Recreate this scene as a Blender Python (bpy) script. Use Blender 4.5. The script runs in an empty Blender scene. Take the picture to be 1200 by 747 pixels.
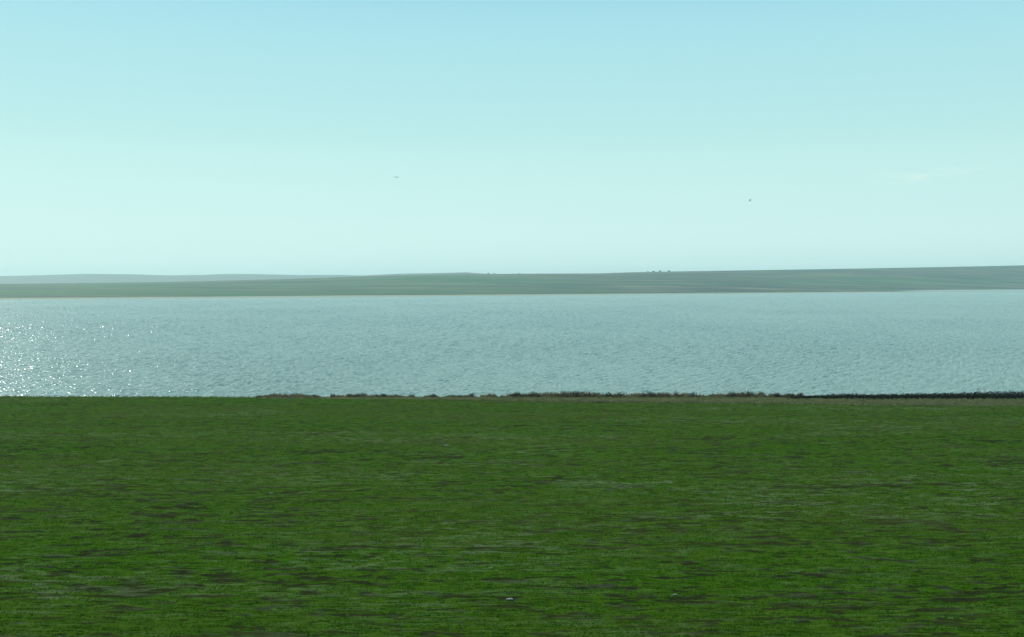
import bpy, bmesh, math, random
import numpy as np
rng = np.random.default_rng(7)
random.seed(7)
R = math.radians
SC = bpy.context.scene
COL = SC.collection

# ------------------------------------------------------------------ camera
F = 1287.0            # focal length in pixels of the 1200 px wide photograph
HY = 333.0            # row of the true horizon
CAMZ = 16.0           # metres above the lake
cam_d = bpy.data.cameras.new('camera')
cam = bpy.data.objects.new('camera', cam_d)
COL.objects.link(cam)
cam.location = (0, 0, CAMZ)
cam.rotation_euler = (R(90), 0, 0)
cam_d.sensor_width = 36.0
cam_d.lens = 36.0 * F / 1200.0
cam_d.shift_y = -(373.5 - HY) / 1200.0
cam_d.clip_start = 0.5
cam_d.clip_end = 60000
SC.camera = cam

# ------------------------------------------------------------------ light
SUN_AZ, SUN_EL = -38.5, 31.0      # degrees to the left of the view, height
w = bpy.data.worlds.new('World')
SC.world = w
w.use_nodes = True
nt = w.node_tree
nt.nodes.clear()
wo = nt.nodes.new('ShaderNodeOutputWorld')
bg = nt.nodes.new('ShaderNodeBackground')
bg.inputs['Strength'].default_value = 0.11
sky = nt.nodes.new('ShaderNodeTexSky')
sky.sky_type = 'NISHITA'
sky.sun_disc = False
sky.sun_elevation = R(SUN_EL)
sky.sun_rotation = R(SUN_AZ)
sky.altitude = 100
sky.air_density = 1.0
sky.dust_density = 0.6
sky.ozone_density = 2.0
tint = nt.nodes.new('ShaderNodeMix')
tint.data_type = 'RGBA'
tint.blend_type = 'MULTIPLY'
tint.inputs[0].default_value = 1.0
tint.inputs[7].default_value = (0.80, 1.06, 0.95, 1)
nt.links.new(sky.outputs[0], tint.inputs[6])
# thin even veil of bright high haze over the whole sky, whiter towards the horizon
tc = nt.nodes.new('ShaderNodeTexCoord'); sx = nt.nodes.new('ShaderNodeSeparateXYZ')
nt.links.new(tc.outputs['Generated'], sx.inputs[0])
veil = nt.nodes.new('ShaderNodeValToRGB')
VEIL = [(0.0, (6.3, 8.7, 8.5)), (0.06, (5.8, 8.3, 8.1)), (0.13, (4.75, 7.7, 7.6)), (0.25, (3.35, 6.5, 7.5)), (0.6, (2.0, 4.2, 6.0))]
VS = 10.0
veil.color_ramp.interpolation = 'CARDINAL'
el = veil.color_ramp.elements
while len(el) < len(VEIL): el.new(0.5)
for e_, (p_, c_) in zip(el, VEIL):
    e_.position = p_; e_.color = (c_[0] / VS, c_[1] / VS, c_[2] / VS, 1)
nt.links.new(sx.outputs[2], veil.inputs[0])
vm = nt.nodes.new('ShaderNodeVectorMath'); vm.operation = 'SCALE'; vm.inputs['Scale'].default_value = VS
nt.links.new(veil.outputs[0], vm.inputs[0])
mx = nt.nodes.new('ShaderNodeMix'); mx.data_type = 'RGBA'; mx.inputs[0].default_value = 0.96
nt.links.new(tint.outputs[2], mx.inputs[6]); nt.links.new(vm.outputs[0], mx.inputs[7])
# faint wisps of cloud low in the sky at the right
mp = nt.nodes.new('ShaderNodeMapping'); mp.vector_type = 'POINT'
mp.inputs['Location'].default_value = (-0.353 * 22, -0.93 * 22, -0.094 * 110)
mp.inputs['Scale'].default_value = (22, 22, 110)
nt.links.new(tc.outputs['Generated'], mp.inputs['Vector'])
ln = nt.nodes.new('ShaderNodeVectorMath'); ln.operation = 'LENGTH'; nt.links.new(mp.outputs[0], ln.inputs[0])
mr = nt.nodes.new('ShaderNodeMapRange'); mr.inputs['From Min'].default_value = 1.3; mr.inputs['From Max'].default_value = 0.2
nt.links.new(ln.outputs['Value'], mr.inputs['Value'])
wn = nt.nodes.new('ShaderNodeTexNoise'); wn.inputs['Scale'].default_value = 2.2; wn.inputs['Detail'].default_value = 5
nt.links.new(mp.outputs[0], wn.inputs['Vector'])
wr = nt.nodes.new('ShaderNodeMapRange'); wr.inputs['From Min'].default_value = 0.48; wr.inputs['From Max'].default_value = 0.72
nt.links.new(wn.outputs['Fac'], wr.inputs['Value'])
wm = nt.nodes.new('ShaderNodeMath'); wm.operation = 'MULTIPLY'; nt.links.new(mr.outputs[0], wm.inputs[0]); nt.links.new(wr.outputs[0], wm.inputs[1])
wk = nt.nodes.new('ShaderNodeMath'); wk.operation = 'MULTIPLY'; wk.inputs[1].default_value = 0.5; nt.links.new(wm.outputs[0], wk.inputs[0])
m2 = nt.nodes.new('ShaderNodeMix'); m2.data_type = 'RGBA'; m2.inputs[7].default_value = (7.2, 9.0, 8.4, 1)
nt.links.new(wk.outputs[0], m2.inputs[0]); nt.links.new(mx.outputs[2], m2.inputs[6])
nt.links.new(m2.outputs[2], bg.inputs['Color'])
nt.links.new(bg.outputs[0], wo.inputs['Surface'])

sd = bpy.data.lights.new('sun', 'SUN')
sd.energy = 2.6
sd.angle = R(0.53)
sd.color = (1.0, 0.95, 0.86)
sun = bpy.data.objects.new('sun', sd)
COL.objects.link(sun)
a, e = R(SUN_AZ), R(SUN_EL)
from mathutils import Vector
sdir = Vector((math.sin(a) * math.cos(e), math.cos(a) * math.cos(e), math.sin(e)))
sun.rotation_euler = sdir.to_track_quat('Z', 'Y').to_euler()

SC.render.engine = 'CYCLES'
SC.view_settings.view_transform = 'Standard'
SC.view_settings.look = 'None'
SC.view_settings.exposure = 0.0
SC.view_settings.gamma = 1.0
try:
    SC.cycles.volume_bounces = 2
except Exception:
    pass

# ------------------------------------------------------------------ helpers
def tag(o, label=None, cat=None, group=None, kind=None):
    if label: o['label'] = label
    if cat: o['category'] = cat
    if group: o['group'] = group
    if kind: o['kind'] = kind
    return o

def mesh_np(name, verts, faces, mat, parent=None, smooth=False):
    """verts (n,3) array, faces (m,k) array with k = 3 or 4."""
    verts = np.asarray(verts, dtype=np.float32)
    faces = np.asarray(faces, dtype=np.int32)
    k = faces.shape[1]
    me = bpy.data.meshes.new(name)
    me.vertices.add(len(verts))
    me.vertices.foreach_set('co', verts.ravel())
    me.loops.add(faces.size)
    me.loops.foreach_set('vertex_index', faces.ravel())
    me.polygons.add(len(faces))
    me.polygons.foreach_set('loop_start', np.arange(0, faces.size, k, dtype=np.int32))
    me.polygons.foreach_set('use_smooth', np.full(len(faces), smooth, dtype=bool))
    me.update(calc_edges=True)
    me.materials.append(mat)
    o = bpy.data.objects.new(name, me)
    COL.objects.link(o)
    o.parent = parent
    return o

def set_attr(o, name, vals):
    at = o.data.attributes.new(name, 'FLOAT', 'POINT')
    at.data.foreach_set('value', np.asarray(vals, dtype=np.float32).ravel())

def grid_faces(nr, nc):
    i = np.arange(nr - 1)[:, None] * nc + np.arange(nc - 1)[None, :]
    i = i.ravel()
    return np.stack([i, i + 1, i + nc + 1, i + nc], 1)

def vnoise(x, y, seed=0):
    xi = np.floor(x).astype(np.int64); yi = np.floor(y).astype(np.int64)
    fx = x - xi; fy = y - yi
    fx = fx * fx * (3 - 2 * fx); fy = fy * fy * (3 - 2 * fy)
    def h(a, b):
        n = (a * 374761393 + b * 668265263 + seed * 982451653) & 0x7fffffff
        n = ((n ^ (n >> 13)) * 1274126177) & 0x7fffffff
        n = ((n ^ (n >> 16)) * 60493) & 0x7fffffff
        return (n & 0xffff) / 65535.0
    return (h(xi, yi) * (1 - fx) + h(xi + 1, yi) * fx) * (1 - fy) + \
           (h(xi, yi + 1) * (1 - fx) + h(xi + 1, yi + 1) * fx) * fy

def fbm(x, y, octs=4, seed=0, gain=0.5):
    s = 0; a = 1; t = 0
    for o in range(octs):
        s = s + a * vnoise(x * 2 ** o + 17.3 * o, y * 2 ** o + 5.1 * o, seed + o)
        t += a; a *= gain
    return s / t

def smooth(a, b, x):
    t = np.clip((x - a) / (b - a), 0, 1)
    return t * t * (3 - 2 * t)

class NT:
    def __init__(self, name):
        self.m = bpy.data.materials.new(name); self.m.use_nodes = True
        self.t = self.m.node_tree; self.n = self.t.nodes
        self.b = self.n['Principled BSDF']; self.o = self.n['Material Output']
        self.b.inputs['Specular IOR Level'].default_value = 0.15
        self.b.inputs['Roughness'].default_value = 0.9
    def new(self, t): return self.n.new(t)
    def link(self, a, b): self.t.links.new(a, b)
    def coord(self, scale=(1, 1, 1)):
        g = self.new('ShaderNodeNewGeometry'); mp = self.new('ShaderNodeMapping')
        mp.inputs['Scale'].default_value = scale
        self.link(g.outputs['Position'], mp.inputs['Vector']); return mp.outputs[0]
    def noise(self, scale, vec, detail=4, rough=0.55):
        n = self.new('ShaderNodeTexNoise'); n.inputs['Scale'].default_value = scale
        n.inputs['Detail'].default_value = detail; n.inputs['Roughness'].default_value = rough
        self.link(vec, n.inputs['Vector']); return n.outputs['Fac']
    def ramp(self, fac, stops):
        r = self.new('ShaderNodeValToRGB'); el = r.color_ramp.elements
        while len(el) < len(stops): el.new(0.5)
        for e_, (p, c) in zip(el, stops):
            e_.position = p
            e_.color = (c, c, c, 1) if isinstance(c, (int, float)) else (*c, 1)
        self.link(fac, r.inputs[0]); return r.outputs[0]
    def mix(self, fac, a_, b_, blend='MIX'):
        m = self.new('ShaderNodeMix'); m.data_type = 'RGBA'; m.blend_type = blend
        for v, s in ((fac, 0), (a_, 6), (b_, 7)):
            if isinstance(v, (int, float)): m.inputs[s].default_value = v
            elif isinstance(v, tuple): m.inputs[s].default_value = (*v, 1)
            else: self.link(v, m.inputs[s])
        return m.outputs[2]
    def attr(self, name):
        a_ = self.new('ShaderNodeAttribute'); a_.attribute_name = name; return a_.outputs['Fac']
    def bump(self, h, strength, dist):
        b = self.new('ShaderNodeBump'); b.inputs['Strength'].default_value = strength
        b.inputs['Distance'].default_value = dist
        self.link(h, b.inputs['Height']); self.link(b.outputs[0], self.b.inputs['Normal'])
    def base(self, c):
        if isinstance(c, tuple): self.b.inputs['Base Color'].default_value = (*c, 1)
        else: self.link(c, self.b.inputs['Base Color'])

def foliage_mat(name, stops, scale=2.0, trans=0.25):
    k = NT(name); k.b.inputs['Specular IOR Level'].default_value = 0.03
    c = k.ramp(k.noise(scale, k.coord(), 3), stops)
    k.base(c)
    tr = k.new('ShaderNodeBsdfTranslucent'); ms = k.new('ShaderNodeMixShader')
    ms.inputs[0].default_value = trans
    k.link(c, tr.inputs['Color'])
    k.link(k.b.outputs[0], ms.inputs[1]); k.link(tr.outputs[0], ms.inputs[2])
    k.link(ms.outputs[0], k.o.inputs['Surface'])
    return k.m

# ------------------------------------------------------------------ materials
# crop field: green seedlings over dark soil, cover is a per-vertex map shared with the real tufts
k = NT('field_ground'); k.b.inputs['Specular IOR Level'].default_value = 0.0
cov = k.attr('cover'); pale = k.attr('pale')
fine = k.noise(1.5, k.coord((1, 4.0, 1)), 6, 0.7)
grain = k.noise(7, k.coord((1, 3.5, 1)), 3, 0.7)
green = k.ramp(fine, [(0.3, (0.030, 0.082, 0.003)), (0.5, (0.055, 0.126, 0.006)), (0.72, (0.105, 0.170, 0.016))])
soil = k.ramp(grain, [(0.3, (0.015, 0.018, 0.006)), (0.7, (0.044, 0.041, 0.017))])
add = k.new('ShaderNodeMath'); add.operation = 'MULTIPLY_ADD'
k.link(grain, add.inputs[0]); add.inputs[1].default_value = 0.5
sub = k.new('ShaderNodeMath'); sub.operation = 'SUBTRACT'; k.link(cov, sub.inputs[0]); sub.inputs[1].default_value = 0.25
k.link(sub.outputs[0], add.inputs[2])
cm = k.ramp(add.outputs[0], [(0.27, 0.0), (0.46, 1.0)])
c = k.mix(cm, soil, green)
drift = k.ramp(k.noise(0.035, k.coord((0.6, 1.6, 1)), 3), [(0.38, 0.0), (0.62, 1.0)])
c = k.mix(drift, c, k.mix(0.45, c, (0.085, 0.105, 0.018)))
c = k.mix(pale, c, (0.165, 0.205, 0.085))
k.base(c)
k.bump(grain, 0.5, 0.06)
M_FIELD = k.m

M_BANK = NT('bank_ground')
c = M_BANK.ramp(M_BANK.noise(0.8, M_BANK.coord((1, 3, 1)), 5, 0.65),
                [(0.3, (0.09, 0.095, 0.040)), (0.5, (0.17, 0.165, 0.070)), (0.7, (0.26, 0.23, 0.11))])
M_BANK.base(c); M_BANK.bump(M_BANK.noise(6, M_BANK.coord(), 3), 0.6, 0.15); M_BANK = M_BANK.m

k = NT('lake_water')
n1 = k.noise(1.4, k.coord((1, 1, 1)), 5, 0.7)
k.b.inputs['Roughness'].default_value = 0.26
k.b.inputs['IOR'].default_value = 1.333
k.b.inputs['Specular IOR Level'].default_value = 0.5
k.base((0.37, 0.43, 0.32))
k.bump(n1, 0.6, 0.08)
M_WATER = k.m

# far land
k = NT('far_land')
g = k.new('ShaderNodeNewGeometry'); sp = k.new('ShaderNodeSeparateXYZ')
k.link(g.outputs['Position'], sp.inputs[0])
big = k.noise(0.0016, k.coord((1, 2.2, 1)), 4, 0.5)
mid = k.noise(0.010, k.coord((0.35, 1.6, 1)), 5, 0.7)
grn = k.attr('green')
c1 = k.ramp(mid, [(0.40, (0.018, 0.042, 0.030)), (0.5, (0.080, 0.095, 0.060)), (0.60, (0.22, 0.19, 0.10))])
c2 = k.ramp(mid, [(0.38, (0.018, 0.095, 0.030)), (0.62, (0.050, 0.175, 0.045))])
c = k.mix(grn, c1, c2)
c = k.mix(k.attr('beach'), c, (0.44, 0.42, 0.26))
c = k.mix(k.attr('salt'), c, (0.55, 0.56, 0.48))
k.base(c)
M_FAR = k.m

M_RIDGE = NT('distant_land')
M_RIDGE.base(M_RIDGE.ramp(M_RIDGE.noise(0.002, M_RIDGE.coord((1, 2, 1)), 4), [(0.3, (0.04, 0.06, 0.035)), (0.7, (0.08, 0.09, 0.05))]))
M_RIDGE = M_RIDGE.m

M_CROP = foliage_mat('seedling_leaf', [(0.3, (0.034, 0.094, 0.003)), (0.5, (0.059, 0.138, 0.006)), (0.7, (0.112, 0.180, 0.015))], 1.3, 0.3)
M_DRY = foliage_mat('dry_grass', [(0.3, (0.15, 0.16, 0.06)), (0.5, (0.25, 0.24, 0.10)), (0.7, (0.38, 0.33, 0.15))], 0.7, 0.25)
M_REED = foliage_mat('brown_reed', [(0.3, (0.070, 0.052, 0.026)), (0.5, (0.16, 0.13, 0.062)), (0.7, (0.27, 0.24, 0.115))], 0.6, 0.35)
M_DARK = foliage_mat('dark_shrub', [(0.3, (0.018, 0.018, 0.010)), (0.55, (0.034, 0.032, 0.018)), (0.75, (0.07, 0.056, 0.032))], 1.0, 0.1)
M_TWIG = NT('twig'); M_TWIG.base((0.04, 0.03, 0.02)); M_TWIG = M_TWIG.m
M_TREE = foliage_mat('far_crown', [(0.3, (0.02, 0.03, 0.018)), (0.7, (0.045, 0.06, 0.03))], 0.3, 0.1)
k = NT('feather'); k.base(k.ramp(k.noise(12, k.coord(), 2), [(0.3, (0.015, 0.014, 0.013)), (0.7, (0.04, 0.037, 0.035))])); M_BIRD = k.m
k = NT('pale_stone'); k.base(k.ramp(k.noise(9, k.coord(), 4), [(0.3, (0.26, 0.24, 0.16)), (0.7, (0.42, 0.40, 0.28))])); k.bump(k.noise(25, k.coord(), 4), .5, .02); M_STONE = k.m

# ------------------------------------------------------------------ profiles along the picture's width (column in px -> value)
def prof(xs, ys): return lambda p: np.interp(p, xs, ys)
edge_row = prof([-600, 0, 250, 380, 600, 840, 1000, 1200, 1800], [464, 465.2, 466, 468, 470, 472.5, 474, 475.5, 478])
SL, Z0 = 0.049, 8.06
def field_z(y): return CAMZ - Z0 - SL * y
def edge_y(p): return F * Z0 / (edge_row(p) - HY - F * SL)      # where the field ends
def col_of(x, y): return x / y * F + 600

# ------------------------------------------------------------------ lake bed, field, bank
def cover(x, y):
    a_ = fbm(x / 0.62 + 0.3 * y, y / 0.26, 3, 3, 0.6); d_ = fbm(x / 0.9 - 0.2 * y, y / 0.17, 2, 5, 0.6)
    b_ = fbm(x / 1.7, y / 0.8, 3, 11, .75)
    r_ = fbm(x / 11 - 0.05 * y, y / 0.9, 2, 23)
    return np.clip(0.5 + (a_ - 0.5) * 1.5 + (d_ - 0.5) * 1.2 + (b_ - 0.5) * 1.15 + (r_ - 0.5) * 0.6 + 0.06, 0, 1)
def palef(x, y):
    s = (0.35 + 0.65 * smooth(0.50, 0.70, fbm(x / 16, y / 9, 3, 41))) * smooth(0.49, 0.66, 0.62 * fbm(x / 0.7, y / 0.17, 3, 47, .65) + 0.38 * fbm(x / 3.4, y / 0.5, 3, 53, .65))
    return s * 0.75
def field_bumps(x, y):
    return 0.13 * (fbm(x / 0.8, y / 0.33, 3, 61) - 0.5) + 0.25 * (fbm(x / 12, y / 7, 2, 67) - 0.5) * smooth(20, 60, y)

ys = [-30.0, -10, 0, 8, 14, 18, 21]
while ys[-1] < 200: ys.append(ys[-1] * 1.0018)
ys = np.array(ys)
t_ = np.linspace(0, 1, len(ys))
ps = np.linspace(-500, 1700, 1500)
P, Y = np.meshgrid(ps, ys)
E = edge_y(P)
Yf = np.minimum(Y, E)
X = (P - 600) / F * np.maximum(Yf, 6) * np.where(Yf < 21, 1 + (21 - Yf) / 6, 1)
keep_rows = len(ys)
Z = field_z(Yf) + field_bumps(X, Yf)
over = Y > E
Z = np.where(over, Z - 0.35, Z)
Yf = np.where(over, E + 0.15, Yf)
nlast = int(np.max(np.argmax(over.all(axis=1))) + 1)
sl = slice(0, nlast)
V = np.stack([X[sl], Yf[sl], Z[sl]], -1).reshape(-1, 3)
fld = mesh_np('field', V, grid_faces(nlast, len(ps)), M_FIELD, smooth=True)
set_attr(fld, 'cover', cover(V[:, 0], V[:, 1])); set_attr(fld, 'pale', palef(V[:, 0], V[:, 1]))
tag(fld, 'green field of young crop sloping down to the lake', kind='structure')

# bank between the field and the water
ps2 = np.linspace(-500, 1700, 900); q = np.linspace(0, 1, 60)
P, Q = np.meshgrid(ps2, q)
y0 = edge_y(P) - 0.6; y1 = 152.5 + 1.2 * (fbm(P / 25, P * 0, 3, 5) - 0.5)
y1 = np.maximum(y1, y0 + 3.0)
Yb = y0 + (y1 + 4 - y0) * Q
zt = field_z(y0) - 0.02
qs = (Yb - y0) / (y1 - y0)
Zb = zt * (1 - 0.85 * np.clip(qs, 0, 1)) - zt * 0.15 * smooth(.93, 1.05, qs) + smooth(0, .3, qs) * 0.0 - 1.2 * smooth(1.0, 2.2, qs) - 0.12 * smooth(0.95, 1.1, qs)
Xb = (P - 600) / F * Yb
Zb = Zb + 0.12 * (fbm(Xb / 1.5, Yb / 1.0, 3, 71) - 0.5) * smooth(0.05, .2, qs)
mesh_bank = mesh_np('bank', np.stack([Xb, Yb, Zb], -1).reshape(-1, 3), grid_faces(60, 900), M_BANK, smooth=True)
tag(mesh_bank, 'strip of dry grassy bank along the near shore', kind='structure')

def bank_top(p, y):
    y0 = edge_y(p) - 0.6; y1 = np.maximum(152.5, y0 + 3)
    qq = (y - y0) / (y1 - y0)
    return (field_z(y0)) * (1 - 0.85 * np.clip(qq, 0, 1))

# ------------------------------------------------------------------ lake
ys = [146.0]
while ys[-1] < 3000: ys.append(ys[-1] * 1.0014)
ys = np.array(ys); ps = np.linspace(-260, 1460, 1600)
P, Y = np.meshgrid(ps, ys)
# vertices scattered off the regular rows so that no moire shows in the distance
P = P + rng.uniform(-.42, .42, P.shape) * (ps[1] - ps[0]); Y = Y * (1 + rng.uniform(-.42, .42, P.shape) * 0.0014)
X = (P - 600) / F * Y
Z = np.zeros_like(X)
wdir = R(-62)
for i in range(56):
    L = 0.40 * (3.4 / 0.40) ** rng.random()
    th = wdir + rng.normal(0, 0.62)
    kx, ky = math.sin(th) * 2 * math.pi / L, math.cos(th) * 2 * math.pi / L
    amp = 0.0088 * L ** 0.58
    Z += amp * np.sin(kx * X + ky * Y + rng.random() * 6.28)
gust = 0.65 + 0.7 * fbm(X / 60, Y / 90, 3, 91)
Z *= gust
Z -= 0.02
wat = mesh_np('lake', np.stack([X, Y, Z], -1).reshape(-1, 3), grid_faces(len(ys), len(ps)), M_WATER, smooth=False)
tag(wat, 'pale blue green lake with small wind waves and sun glitter', kind='structure')
# calm outer sheet beyond the modelled waves, lower than them
bm = bmesh.new()
vs = [bm.verts.new(v) for v in ((-9000, 60, -0.6), (9000, 60, -0.6), (9000, 9000, -0.6), (-9000, 9000, -0.6))]
bm.faces.new(vs); me = bpy.data.meshes.new('water'); bm.to_mesh(me); bm.free(); me.materials.append(M_WATER)
o = bpy.data.objects.new('water', me); COL.objects.link(o); tag(o, 'open water around the lake', kind='structure')
# the ground everything lies on
bm = bmesh.new()
vs = [bm.verts.new(v) for v in ((-9000, -3000, -4), (9000, -3000, -4), (9000, 9000, -4), (-9000, 9000, -4))]
bm.faces.new(vs); me = bpy.data.meshes.new('ground'); bm.to_mesh(me); bm.free(); me.materials.append(M_BANK)
o = bpy.data.objects.new('ground', me); COL.objects.link(o); tag(o, 'wide low ground under lake and land', kind='structure')

# ------------------------------------------------------------------ far shore hills
shore_row = prof([-700, 0, 200, 400, 600, 700, 800, 1000, 1100, 1200, 1900],
                 [354, 351.5, 350.0, 348.3, 346.9, 345.8, 345.0, 343.2, 342.3, 341.6, 340.0])
top_row = prof([-700, 0, 120, 200, 300, 400, 450, 500, 560, 600, 700, 740, 800, 900, 1000, 1100, 1200, 1900],
               [336, 333.0, 331.8, 330.6, 328.2, 325.2, 323.6, 322.5, 321.5, 321.0, 320.6, 319.3, 318.2, 316.6, 315.0, 313.2, 311.2, 308])
def shore_y(p): return F * CAMZ / (shore_row(p) - HY)
CR = 1300.0
def far_xyz(P, Q):
    Ys = shore_y(P); Yc = Ys + CR
    zc = CAMZ + (HY - top_row(P)) / F * Yc
    Y_ = Ys - 12 + (CR + 12) * Q
    t = (Y_ - Ys) / CR
    rise = 1.1 * smooth(0.0, 0.03, t) + (zc - 1.1) * (0.55 * np.clip(t - 0.03, 0, 9) + 0.45 * smooth(0.03, 1.0, t)) / 0.985
    back = np.clip(t - 1, 0, 9)
    rise = rise - back * 45 - (back * 60) * 0
    X_ = (P - 600) / F * Y_
    rise = rise + (fbm(X_ / 260, Y_ / 200, 3, 101) - 0.5) * 5.0 * smooth(0.06, .4, t) * (1 - smooth(.8, 1, t))
    rise = np.where(t < 0, -0.8, rise)
    return X_, Y_, rise, t
P, Q = np.meshgrid(np.linspace(-700, 1900, 1300), np.concatenate([np.linspace(0, .06, 30)[:-1], np.linspace(.06, 1.0, 120), np.linspace(1.02, 1.5, 12)]))
X, Y, Z, T = far_xyz(P, Q)
hl = mesh_np('hills', np.stack([X, Y, Z], -1).reshape(-1, 3), grid_faces(*P.shape), M_FAR, smooth=True)
tag(hl, 'low rolling hills of fields and steppe on the far shore', kind='structure')
gm = smooth(700, 420, P) * 0 + (1 - smooth(560, 800, P + 160 * (T - .4))) * (0.55 + 0.45 * smooth(0.35, .55, fbm(X / 500, Y / 160, 3, 111)))
gm = gm * (1 - 0.75 * smooth(.82, .97, T + 0.12 * (fbm(X / 300, Y / 300, 2, 5) - .5)))
gm = np.maximum(gm, 0.6 * smooth(.55, .62, fbm(X / 700, Y / 130, 3, 131)))
gm = gm * smooth(0.035, 0.08, T)
set_attr(hl, 'green', gm)
bw = 0.022 + 0.012 * fbm(X / 150, X * 0, 3, 121)
set_attr(hl, 'beach', 1 - smooth(bw, bw + .012, T))
set_attr(hl, 'salt', smooth(1040, 1100, P) * smooth(.030, .034, T) * (1 - smooth(.075, .085, T)))

def ridge(name, label, dist, xs, rows, depth=1500):
    pr = prof(xs, rows)
    P, Q = np.meshgrid(np.linspace(xs[0], xs[-1], 500), np.linspace(0, 1.6, 40))
    zc = CAMZ + (HY - pr(P)) / F * dist
    Y_ = dist - depth * (1 - Q)
    s = np.where(Q < 1, 0.5 * Q + 0.5 * smooth(0, 1, Q), 1 - (Q - 1) * 0.8)
    X_ = (P - 600) / F * Y_
    Z_ = -3 + (zc + 3) * s
    o = mesh_np(name, np.stack([X_, Y_, Z_], -1).reshape(-1, 3), grid_faces(*P.shape), M_RIDGE, smooth=True)
    tag(o, label, kind='structure'); return o
ridge('distant_hills', 'long hazy blue ridge on the skyline at the left', 6800,
      [-1400, -600, -100, 0, 50, 100, 150, 200, 235, 270, 300, 350, 400, 430, 600, 1200, 2400],
      [330, 326, 324.5, 323.6, 322.6, 321.0, 321.5, 322.8, 322.3, 321.0, 321.4, 322.5, 322.3, 323.2, 326, 326, 328])
ridge('distant_rise', 'hazy low rise behind the middle of the far shore', 5200,
      [330, 400, 440, 465, 500, 535, 546, 556, 575, 620, 800], [330, 324.4, 322.3, 321.0, 320.4, 319.6, 319.2, 320.0, 321.2, 323, 330], 900)

# ------------------------------------------------------------------ crop seedlings (uncountable)
def tufts(name, x, y, z, h, width, nb, mat, lean=1.0, lean_x=0.0, row=0.0):
    n = len(x) * nb
    X = np.repeat(x, nb); Y = np.repeat(y, nb); Z = np.repeat(z, nb); H = np.repeat(h, nb) * rng.uniform(.6, 1.2, n)
    W = np.repeat(width, nb)
    th = rng.uniform(0, 2 * np.pi, n); r0 = H * 0.25 * rng.random(n)
    bx = X + np.cos(th) * r0 + rng.normal(0, 1, n) * row; by = Y + np.sin(th) * r0
    ln = lean * H * rng.uniform(.3, 1.1, n)
    tx = bx + np.cos(th) * ln + lean_x * H; ty = by + np.sin(th) * ln * .6
    f = rng.uniform(-.9, .9, n); wx = np.cos(f) * W; wy = np.sin(f) * W
    V = np.empty((n, 4, 3))
    V[:, 0] = np.stack([bx - wx, by - wy, Z - .02], 1); V[:, 1] = np.stack([bx + wx, by + wy, Z - .02], 1)
    V[:, 2] = np.stack([tx + wx * .45, ty + wy * .45, Z + H], 1); V[:, 3] = np.stack([tx - wx * .45, ty - wy * .45, Z + H * .96], 1)
    return mesh_np(name, V.reshape(-1, 3), np.arange(n * 4).reshape(-1, 4), mat)

N = 200000
u = rng.random(N)
yy = 22 + (148 - 22) * u ** 1.35
pp = rng.uniform(-250, 1450, N)
xx = (pp - 600) / F * yy
ok = (yy < edge_y(pp) - .1) & (rng.random(N) < smooth(0.30, 0.55, cover(xx, yy)) * 0.78 + 0.20)
xx, yy = xx[ok], yy[ok]
yy = np.where(yy < 80, np.round(yy / .22) * .22 + rng.normal(0, .025, len(yy)), yy)
o = tufts('young_crop', xx, yy, field_z(yy) + field_bumps(xx, yy), rng.uniform(.02, .045, len(xx)), rng.uniform(.008, .016, len(xx)) * (1 + yy / 90), 5, M_CROP, 1.6, 1.5, row=.16)
tag(o, 'short bright green seedlings growing all over the field', 'crop', kind='stuff')

# ------------------------------------------------------------------ bank vegetation
N = 30000
pp = rng.uniform(-350, 1550, N); e0 = edge_y(pp)
yy = e0 - .3 + (152.3 - e0) * rng.random(N) ** 1.1
xx = (pp - 600) / F * yy
dens = smooth(250, 650, pp) * .9 + .10
ok = (rng.random(N) < dens) & (yy < np.where(pp > 940, 145.6, 155))
xx, yy, pp = xx[ok], yy[ok], pp[ok]
o = tufts('dry_grass', xx, yy, bank_top(pp, yy), rng.uniform(.10, .30, len(xx)), rng.uniform(.02, .05, len(xx)), 5, M_DRY, .7)
tag(o, 'pale dry grass covering the bank beside the field', 'grass', kind='stuff')

reed_h = prof([-350, 0, 40, 100, 230, 262, 270, 300, 312, 360, 376, 390, 450, 470, 500, 545, 575, 600, 612, 640, 665, 700, 715, 730, 770, 800, 840, 870, 905, 930, 960, 1100],
              [.12, .18, .22, .25, .22, .22, .55, .55, .85, .85, .5, .75, .8, .65, .6, .6, .75, 1.0, .85, 1.0, 1.1, 1.1, .7, .8, 1.0, .95, .85, 1.0, .95, .6, .35, .2])
N = 9000
pp = rng.uniform(-350, 1100, N); hh = reed_h(pp) * (0.25 + 1.15 * fbm(pp / 5, pp * 0, 4, 201, .6)) * rng.uniform(.45, .9, N)
yy = 150.6 + rng.normal(0, .5, N)
yy = np.maximum(yy, edge_y(pp) + .1)
xx = (pp - 600) / F * yy
clump = smooth(.30, .60, fbm(pp / 14, pp * 0 + 3, 3, 205)); clump = np.maximum(clump, smooth(560, 640, pp) * .8)
clump = np.where((pp > 300) & (pp < 375), 1, clump)
hh = hh * (.55 + .45 * clump)
ok = rng.random(N) < clump * np.where(pp < 262, .6, 1)
xx, yy, hh = xx[ok], yy[ok], hh[ok]
o = tufts('reeds', xx, yy, np.minimum(bank_top(col_of(xx, yy), yy), .5), hh, rng.uniform(.02, .05, len(xx)), 6, M_REED, .5)
tag(o, 'brown dry reeds and weeds lining the water edge', 'reeds', kind='stuff')

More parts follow.
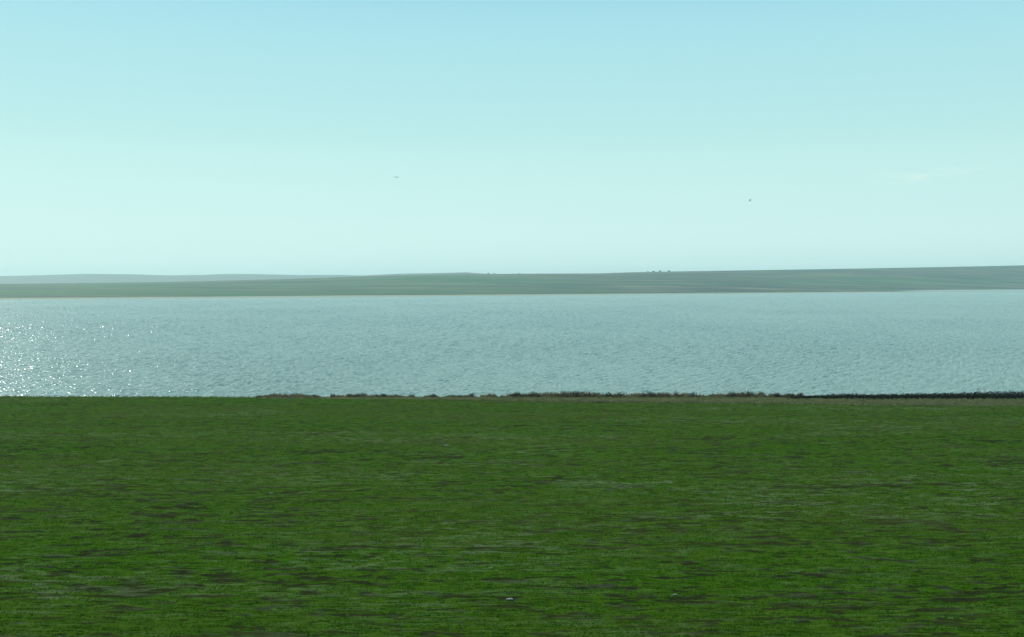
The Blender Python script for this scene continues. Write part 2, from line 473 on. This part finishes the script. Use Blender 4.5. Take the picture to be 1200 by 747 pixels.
def clump_mesh(n, rx, ry, rz, size, zc, seed):
    r = np.random.default_rng(seed)
    d = r.normal(size=(n, 3)); d /= np.linalg.norm(d, axis=1)[:, None]
    rad = r.random(n) ** .45
    lob = 0.75 + 0.5 * fbm(d[:, 0] * 2 + 5, d[:, 2] * 2 + d[:, 1] + 5, 2, seed)
    c_ = d * (rad * lob)[:, None] * np.array([rx, ry, rz]) + np.array([0, 0, zc])
    c_[:, 2] = np.maximum(c_[:, 2], 0.03 * rz)
    a_ = r.normal(size=(n, 3)); a_ /= np.linalg.norm(a_, axis=1)[:, None]
    b_ = np.cross(a_, r.normal(size=(n, 3))); b_ /= np.linalg.norm(b_, axis=1)[:, None]
    s = size * r.uniform(.5, 1.3, n)[:, None]
    return np.stack([c_ - a_ * s - b_ * s * .4, c_ + a_ * s - b_ * s * .5, c_ + a_ * s * .9 + b_ * s * .5, c_ - a_ * s * .8 + b_ * s * .5], 1).reshape(-1, 3)

# dark thicket at the right: a continuous belt of scrub
parts = []
for i in range(260):
    p = 925 + (1560 - 925) * (i + rng.random()) / 260
    s_ = smooth(915, 985, p)
    hgt = (.30 + .30 * s_ + .28 * smooth(1020, 1200, p)) * rng.uniform(.9, 1.15)
    y_ = 146.8 + rng.normal(0, .3); x_ = (p - 600) / F * y_
    v = clump_mesh(420, .85, .6, hgt * .82, .06, hgt * .45, i)
    parts.append(v + np.array([x_, y_, float(bank_top(p, y_)) - .05]))
V = np.concatenate(parts)
o = mesh_np('thicket', V, np.arange(len(V)).reshape(-1, 4), M_DARK)
tag(o, 'dark belt of low scrub along the water at the right', 'scrub', kind='stuff')

def branches(n, h, w_, seed):
    r = random.Random(seed); bm = bmesh.new()
    for i in range(n):
        a_ = r.uniform(0, 6.28); d = r.uniform(.2, 1) * w_; hh = h * r.uniform(.6, 1.05)
        p0 = Vector((r.uniform(-.1, .1) * w_, 0, -.1)); p1 = Vector((math.cos(a_) * d * .4, math.sin(a_) * d * .4, hh * .55)); p2 = Vector((math.cos(a_) * d, math.sin(a_) * d * .6, hh))
        prev = None
        for p, rr in ((p0, .03), (p1, .02), (p2, .006)):
            ring = [bm.verts.new(p + Vector((math.cos(t) * rr, math.sin(t) * rr, 0))) for t in (0, 2.09, 4.19)]
            if prev:
                for j in range(3): bm.faces.new((prev[j], prev[(j + 1) % 3], ring[(j + 1) % 3], ring[j]))
            prev = ring
    return bm
def from_bm(name, bm, mat, parent=None):
    bmesh.ops.recalc_face_normals(bm, faces=bm.faces)
    me = bpy.data.meshes.new(name); bm.to_mesh(me); bm.free(); me.materials.append(mat)
    o = bpy.data.objects.new(name, me); COL.objects.link(o); o.parent = parent; return o

shrubs = [  # column, width m, height m, material, label
    (421, 1.9, .95, M_DARK, 'wide dark green shrub at the near shore, farthest left of the dark shrubs'),
    (409, 1.0, .75, M_REED, 'small brown shrub touching the left side of the leftmost dark shrub'),
    (449, 1.1, .85, M_DARK, 'small dark shrub on the shore just right of the leftmost dark shrub'),
    (508, .8, .75, M_DARK, 'little dark shrub beside the bare twiggy weeds left of the centre'),
    (536, 1.3, .55, M_DARK, 'low flat dark shrub against the left of the blackest shrub'),
    (553, 1.2, .90, M_DARK, 'blackest round shrub on the shore left of the brown reed mass'),
    (606, 1.1, 1.15, M_REED, 'brown bush at the left end of the gap in the reeds'),
    (624, 1.2, 1.15, M_REED, 'brown bush at the right end of the gap in the reeds'),
    (662, 1.2, 1.25, M_DARK, 'dark rounded shrub top, left one of a close pair above the reeds'),
    (676, 1.5, 1.25, M_DARK, 'dark wider shrub top, right one of a close pair above the reeds'),
    (713, .9, .95, M_DARK, 'small dark shrub where the reeds dip right of the close pair'),
    (727, 1.7, 1.15, M_DARK, 'broad dark shrub with a flat top right of the reed dip'),
    (762, 1.2, 1.22, M_REED, 'tall brown shrub with a pointed top right of the flat topped shrub'),
    (792, .9, 1.15, M_REED, 'brown shrub with one thin twig standing above it'),
    (812, 1.1, 1.05, M_DARK, 'dark shrub ending the reed row before the brown bush beside the mound'),
    (858, 1.0, 1.20, M_REED, 'brown rounded bush just left of the black mound shaped shrub'),
    (877, 1.5, 1.30, M_DARK, 'black mound shaped shrub, highest one right of the centre'),
    (892, 1.0, 1.15, M_REED, 'brown shrub leaning against the right of the black mound shrub'),
    (911, 1.0, .95, M_DARK, 'small round dark shrub, first one right of the black mound shrub'),
    (927, 1.0, .90, M_DARK, 'small dark shrub midway between black mound shrub and scrub belt'),
    (938, .9, .95, M_DARK, 'small upright dark shrub at the left end of the scrub belt'),
]
for i, (p, wd, ht, mt, lb) in enumerate(shrubs):
    y_ = 150.2 + rng.uniform(-.2, .2); x_ = (p - 600) / F * y_
    root = bpy.data.objects.new('shrub', None); COL.objects.link(root)
    root.location = (x_, y_, float(bank_top(p, y_)) * .9)
    tag(root, lb, 'shrub', 'shrubs along the near shore')
    ht *= .9
    V = clump_mesh(420, wd * .62, wd * .4, ht * .52, .05, ht * .46, 300 + i)
    mesh_np('foliage', V, np.arange(len(V)).reshape(-1, 4), mt, root)
    from_bm('branches', branches(12, ht * 1.02, wd * .42, i), M_TWIG, root)

# twiggy tall weed and low dark green shrub on the grass strip
y_ = 143.0; p = 1028
root = bpy.data.objects.new('shrub', None); COL.objects.link(root); root.location = ((p - 600) / F * y_, y_, float(bank_top(p, y_)) - .05)
tag(root, 'low spreading olive green shrub on the dry grass in front of the scrub belt', 'shrub', 'shrubs along the near shore')
V = clump_mesh(700, 2.4, .7, .30, .06, .15, 901)
mesh_np('foliage', V, np.arange(len(V)).reshape(-1, 4), foliage_mat('olive_leaf', [(0.3, (0.03, .04, .02)), (.7, (.06, .07, .035))]), root)
from_bm('branches', branches(12, .35, 1.6, 88), M_TWIG, root)

# ------------------------------------------------------------------ trees on the far skyline
trees = [(572.5, 5.0, 6.5, 'left and larger tree of the tree pair on the skyline near the middle'),
         (579.2, 4.2, 5.0, 'right and smaller tree of the tree pair on the skyline near the middle'),
         (608.5, 2.2, 3.8, 'tiny lone tree on the skyline just right of the tree pair'),
         (759, 5.5, 4.0, 'lowest tree at the left end of the row of four on the skyline'),
         (766, 8.0, 5.0, 'wide tree, second from the left of the row of four on the skyline'),
         (773.5, 7.5, 7.0, 'tallest tree, third from the left of the row of four on the skyline'),
         (784, 8.0, 6.5, 'tree at the right end of the row of four on the skyline')]
for i, (p, wd, ht, lb) in enumerate(trees):
    Xc, Yc, Zc, _ = far_xyz(np.array([[p]]), np.array([[1.0]]))
    root = bpy.data.objects.new('tree', None); COL.objects.link(root)
    ht *= .6
    root.location = (float(Xc[0, 0]), float(Yc[0, 0]), float(Zc[0, 0]) - .8)
    tag(root, lb, 'tree', 'trees on the far skyline')
    V = clump_mesh(500, wd * .5, wd * .5, ht * .42, .38, ht * .62, 500 + i)
    mesh_np('crown', V, np.arange(len(V)).reshape(-1, 4), M_TREE, root)
    bm = bmesh.new()
    bmesh.ops.create_cone(bm, cap_ends=True, segments=8, radius1=.28, radius2=.1, depth=ht * .75)
    bmesh.ops.translate(bm, verts=bm.verts, vec=(0, 0, ht * .37))
    from_bm('trunk', bm, M_TWIG, root)

# ------------------------------------------------------------------ birds
def bird(px, row, dist, span, yaw, roll, flap, label):
    bm = bmesh.new(); prev = None; rings = []
    prof_ = [(-.30, .012, .01), (-.20, .03, .0), (-.08, .055, 0), (.04, .062, 0), (.14, .045, .008), (.19, .03, .02), (.235, .032, .025), (.27, .018, .022), (.31, .004, .015)]
    for yb, rr, zz in prof_:
        ring = [bm.verts.new((math.cos(t) * rr, yb, zz + math.sin(t) * rr * .9)) for t in [j * math.pi / 4 + math.pi / 8 for j in range(8)]]
        if rings:
            for j in range(8): bm.faces.new((rings[-1][j], rings[-1][(j + 1) % 8], ring[(j + 1) % 8], ring[j]))
        rings.append(ring)
    bm.faces.new(rings[0]); bm.faces.new(rings[-1])
    bm.faces.ensure_lookup_table()
    for side in (1, -1):
        f = max((f for f in bm.faces if len(f.verts) == 4 and abs(f.calc_center_median().y + .02) < .05), key=lambda f: f.calc_center_median().x * side)
        for (xw, zw, yw, ch) in ((.16, flap * .6, .04, 1.1), (.32, flap, .03, .95), (.5, flap * .8, -.06, .55), (.62, flap * .55, -.14, .15)):
            r_ = bmesh.ops.extrude_face_region(bm, geom=[f])
            nf = [g for g in r_['geom'] if isinstance(g, bmesh.types.BMFace)][0]
            bm.faces.remove(f) if f.is_valid else None
            c0 = nf.calc_center_median()
            for v in nf.verts:
                dy = v.co.y - c0.y; dz = v.co.z - c0.z
                v.co = Vector((xw * side, yw + (.11 if dy > 0 else -.11) * ch, zw + (.006 if dz > 0 else -.006)))
            f = nf
    # fan tail
    f = min(bm.faces, key=lambda f: f.calc_center_median().y)
    r_ = bmesh.ops.extrude_face_region(bm, geom=[f])
    nf = [g for g in r_['geom'] if isinstance(g, bmesh.types.BMFace)][0]
    if f.is_valid: bm.faces.remove(f)
    for v in nf.verts: v.co = Vector((v.co.x * 6, -.42, .01 + (v.co.z - .01) * .3))
    o = from_bm('bird', bm, M_BIRD)
    s = span / 1.24
    o.scale = (s, s, s); o.rotation_euler = (R(24), R(roll), R(yaw))
    o.location = ((px - 600) / F * dist, dist, CAMZ + (HY - row) / F * dist)
    m = o.modifiers.new('Subsurf', 'SUBSURF'); m.levels = 1; m.render_levels = 1
    tag(o, label, 'bird', 'birds flying over the lake')
bird(464.6, 208, 200, 1.15, 10, 5, .06, 'dark bird gliding with flat spread wings, left one in the sky')
bird(878.7, 235.5, 190, .85, 50, -28, .28, 'dark bird with raised wings, right one in the sky')

# ------------------------------------------------------------------ pale stones in the field
def field_xy(p, row):
    y = F * Z0 / (row - HY - F * SL); return (p - 600) / F * y, y
for i, (p, row, s, lb) in enumerate([
        (523.2, 523.2, .15, 'brightest white stone, lone one in the upper half of the green field'),
        (597, 703, .085, 'flat whitish stone near the bottom edge of the green field'),
        (317.5, 578.5, .07, 'small pale stone among the seedlings, farthest left of the stones'),
        (575.5, 665, .05, 'small dull pale stone just above the bottommost stone'),
        (791, 697.5, .07, 'pale greyish stone low in the field, right of the other stones')]):
    x_, y_ = field_xy(p, row)
    bm = bmesh.new(); bmesh.ops.create_icosphere(bm, subdivisions=3, radius=1)
    r = np.random.default_rng(i + 40); ph = r.uniform(0, 6, 6)
    for v in bm.verts:
        c_ = v.co
        k_ = 1 + .14 * math.sin(3 * c_.x + ph[0]) + .1 * math.sin(4 * c_.y + ph[1]) + .08 * math.sin(5 * c_.z + ph[2])
        v.co = Vector((c_.x * s * k_ * 1.2, c_.y * s * k_ * .8, c_.z * s * k_ * .38))
    o = from_bm('stone', bm, M_STONE)
    o.location = (x_, y_, field_z(y_) + float(field_bumps(np.array([x_]), np.array([y_]))[0]) + s * .3)
    tag(o, lb, 'stone', 'pale stones in the field')

# ------------------------------------------------------------------ haze
bm = bmesh.new(); bmesh.ops.create_cube(bm, size=1)
for v in bm.verts:
    v.co = Vector((v.co.x * 19000, 3100 + v.co.y * 12600, (-5.2 if v.co.z < 0 else 112)))
k = NT('haze_air'); k.n.remove(k.b)
pv = k.new('ShaderNodeVolumePrincipled')
pv.inputs['Color'].default_value = (0.78, 0.99, 0.98, 1)
pv.inputs['Density'].default_value = 0.00014
pv.inputs['Anisotropy'].default_value = 0.3
pv.inputs['Density'].default_value = 0.00014
k.link(pv.outputs[0], k.o.inputs['Volume'])
o = from_bm('haze', bm, k.m)
tag(o, 'thin pale haze filling the air over the lake', 'haze', kind='stuff')
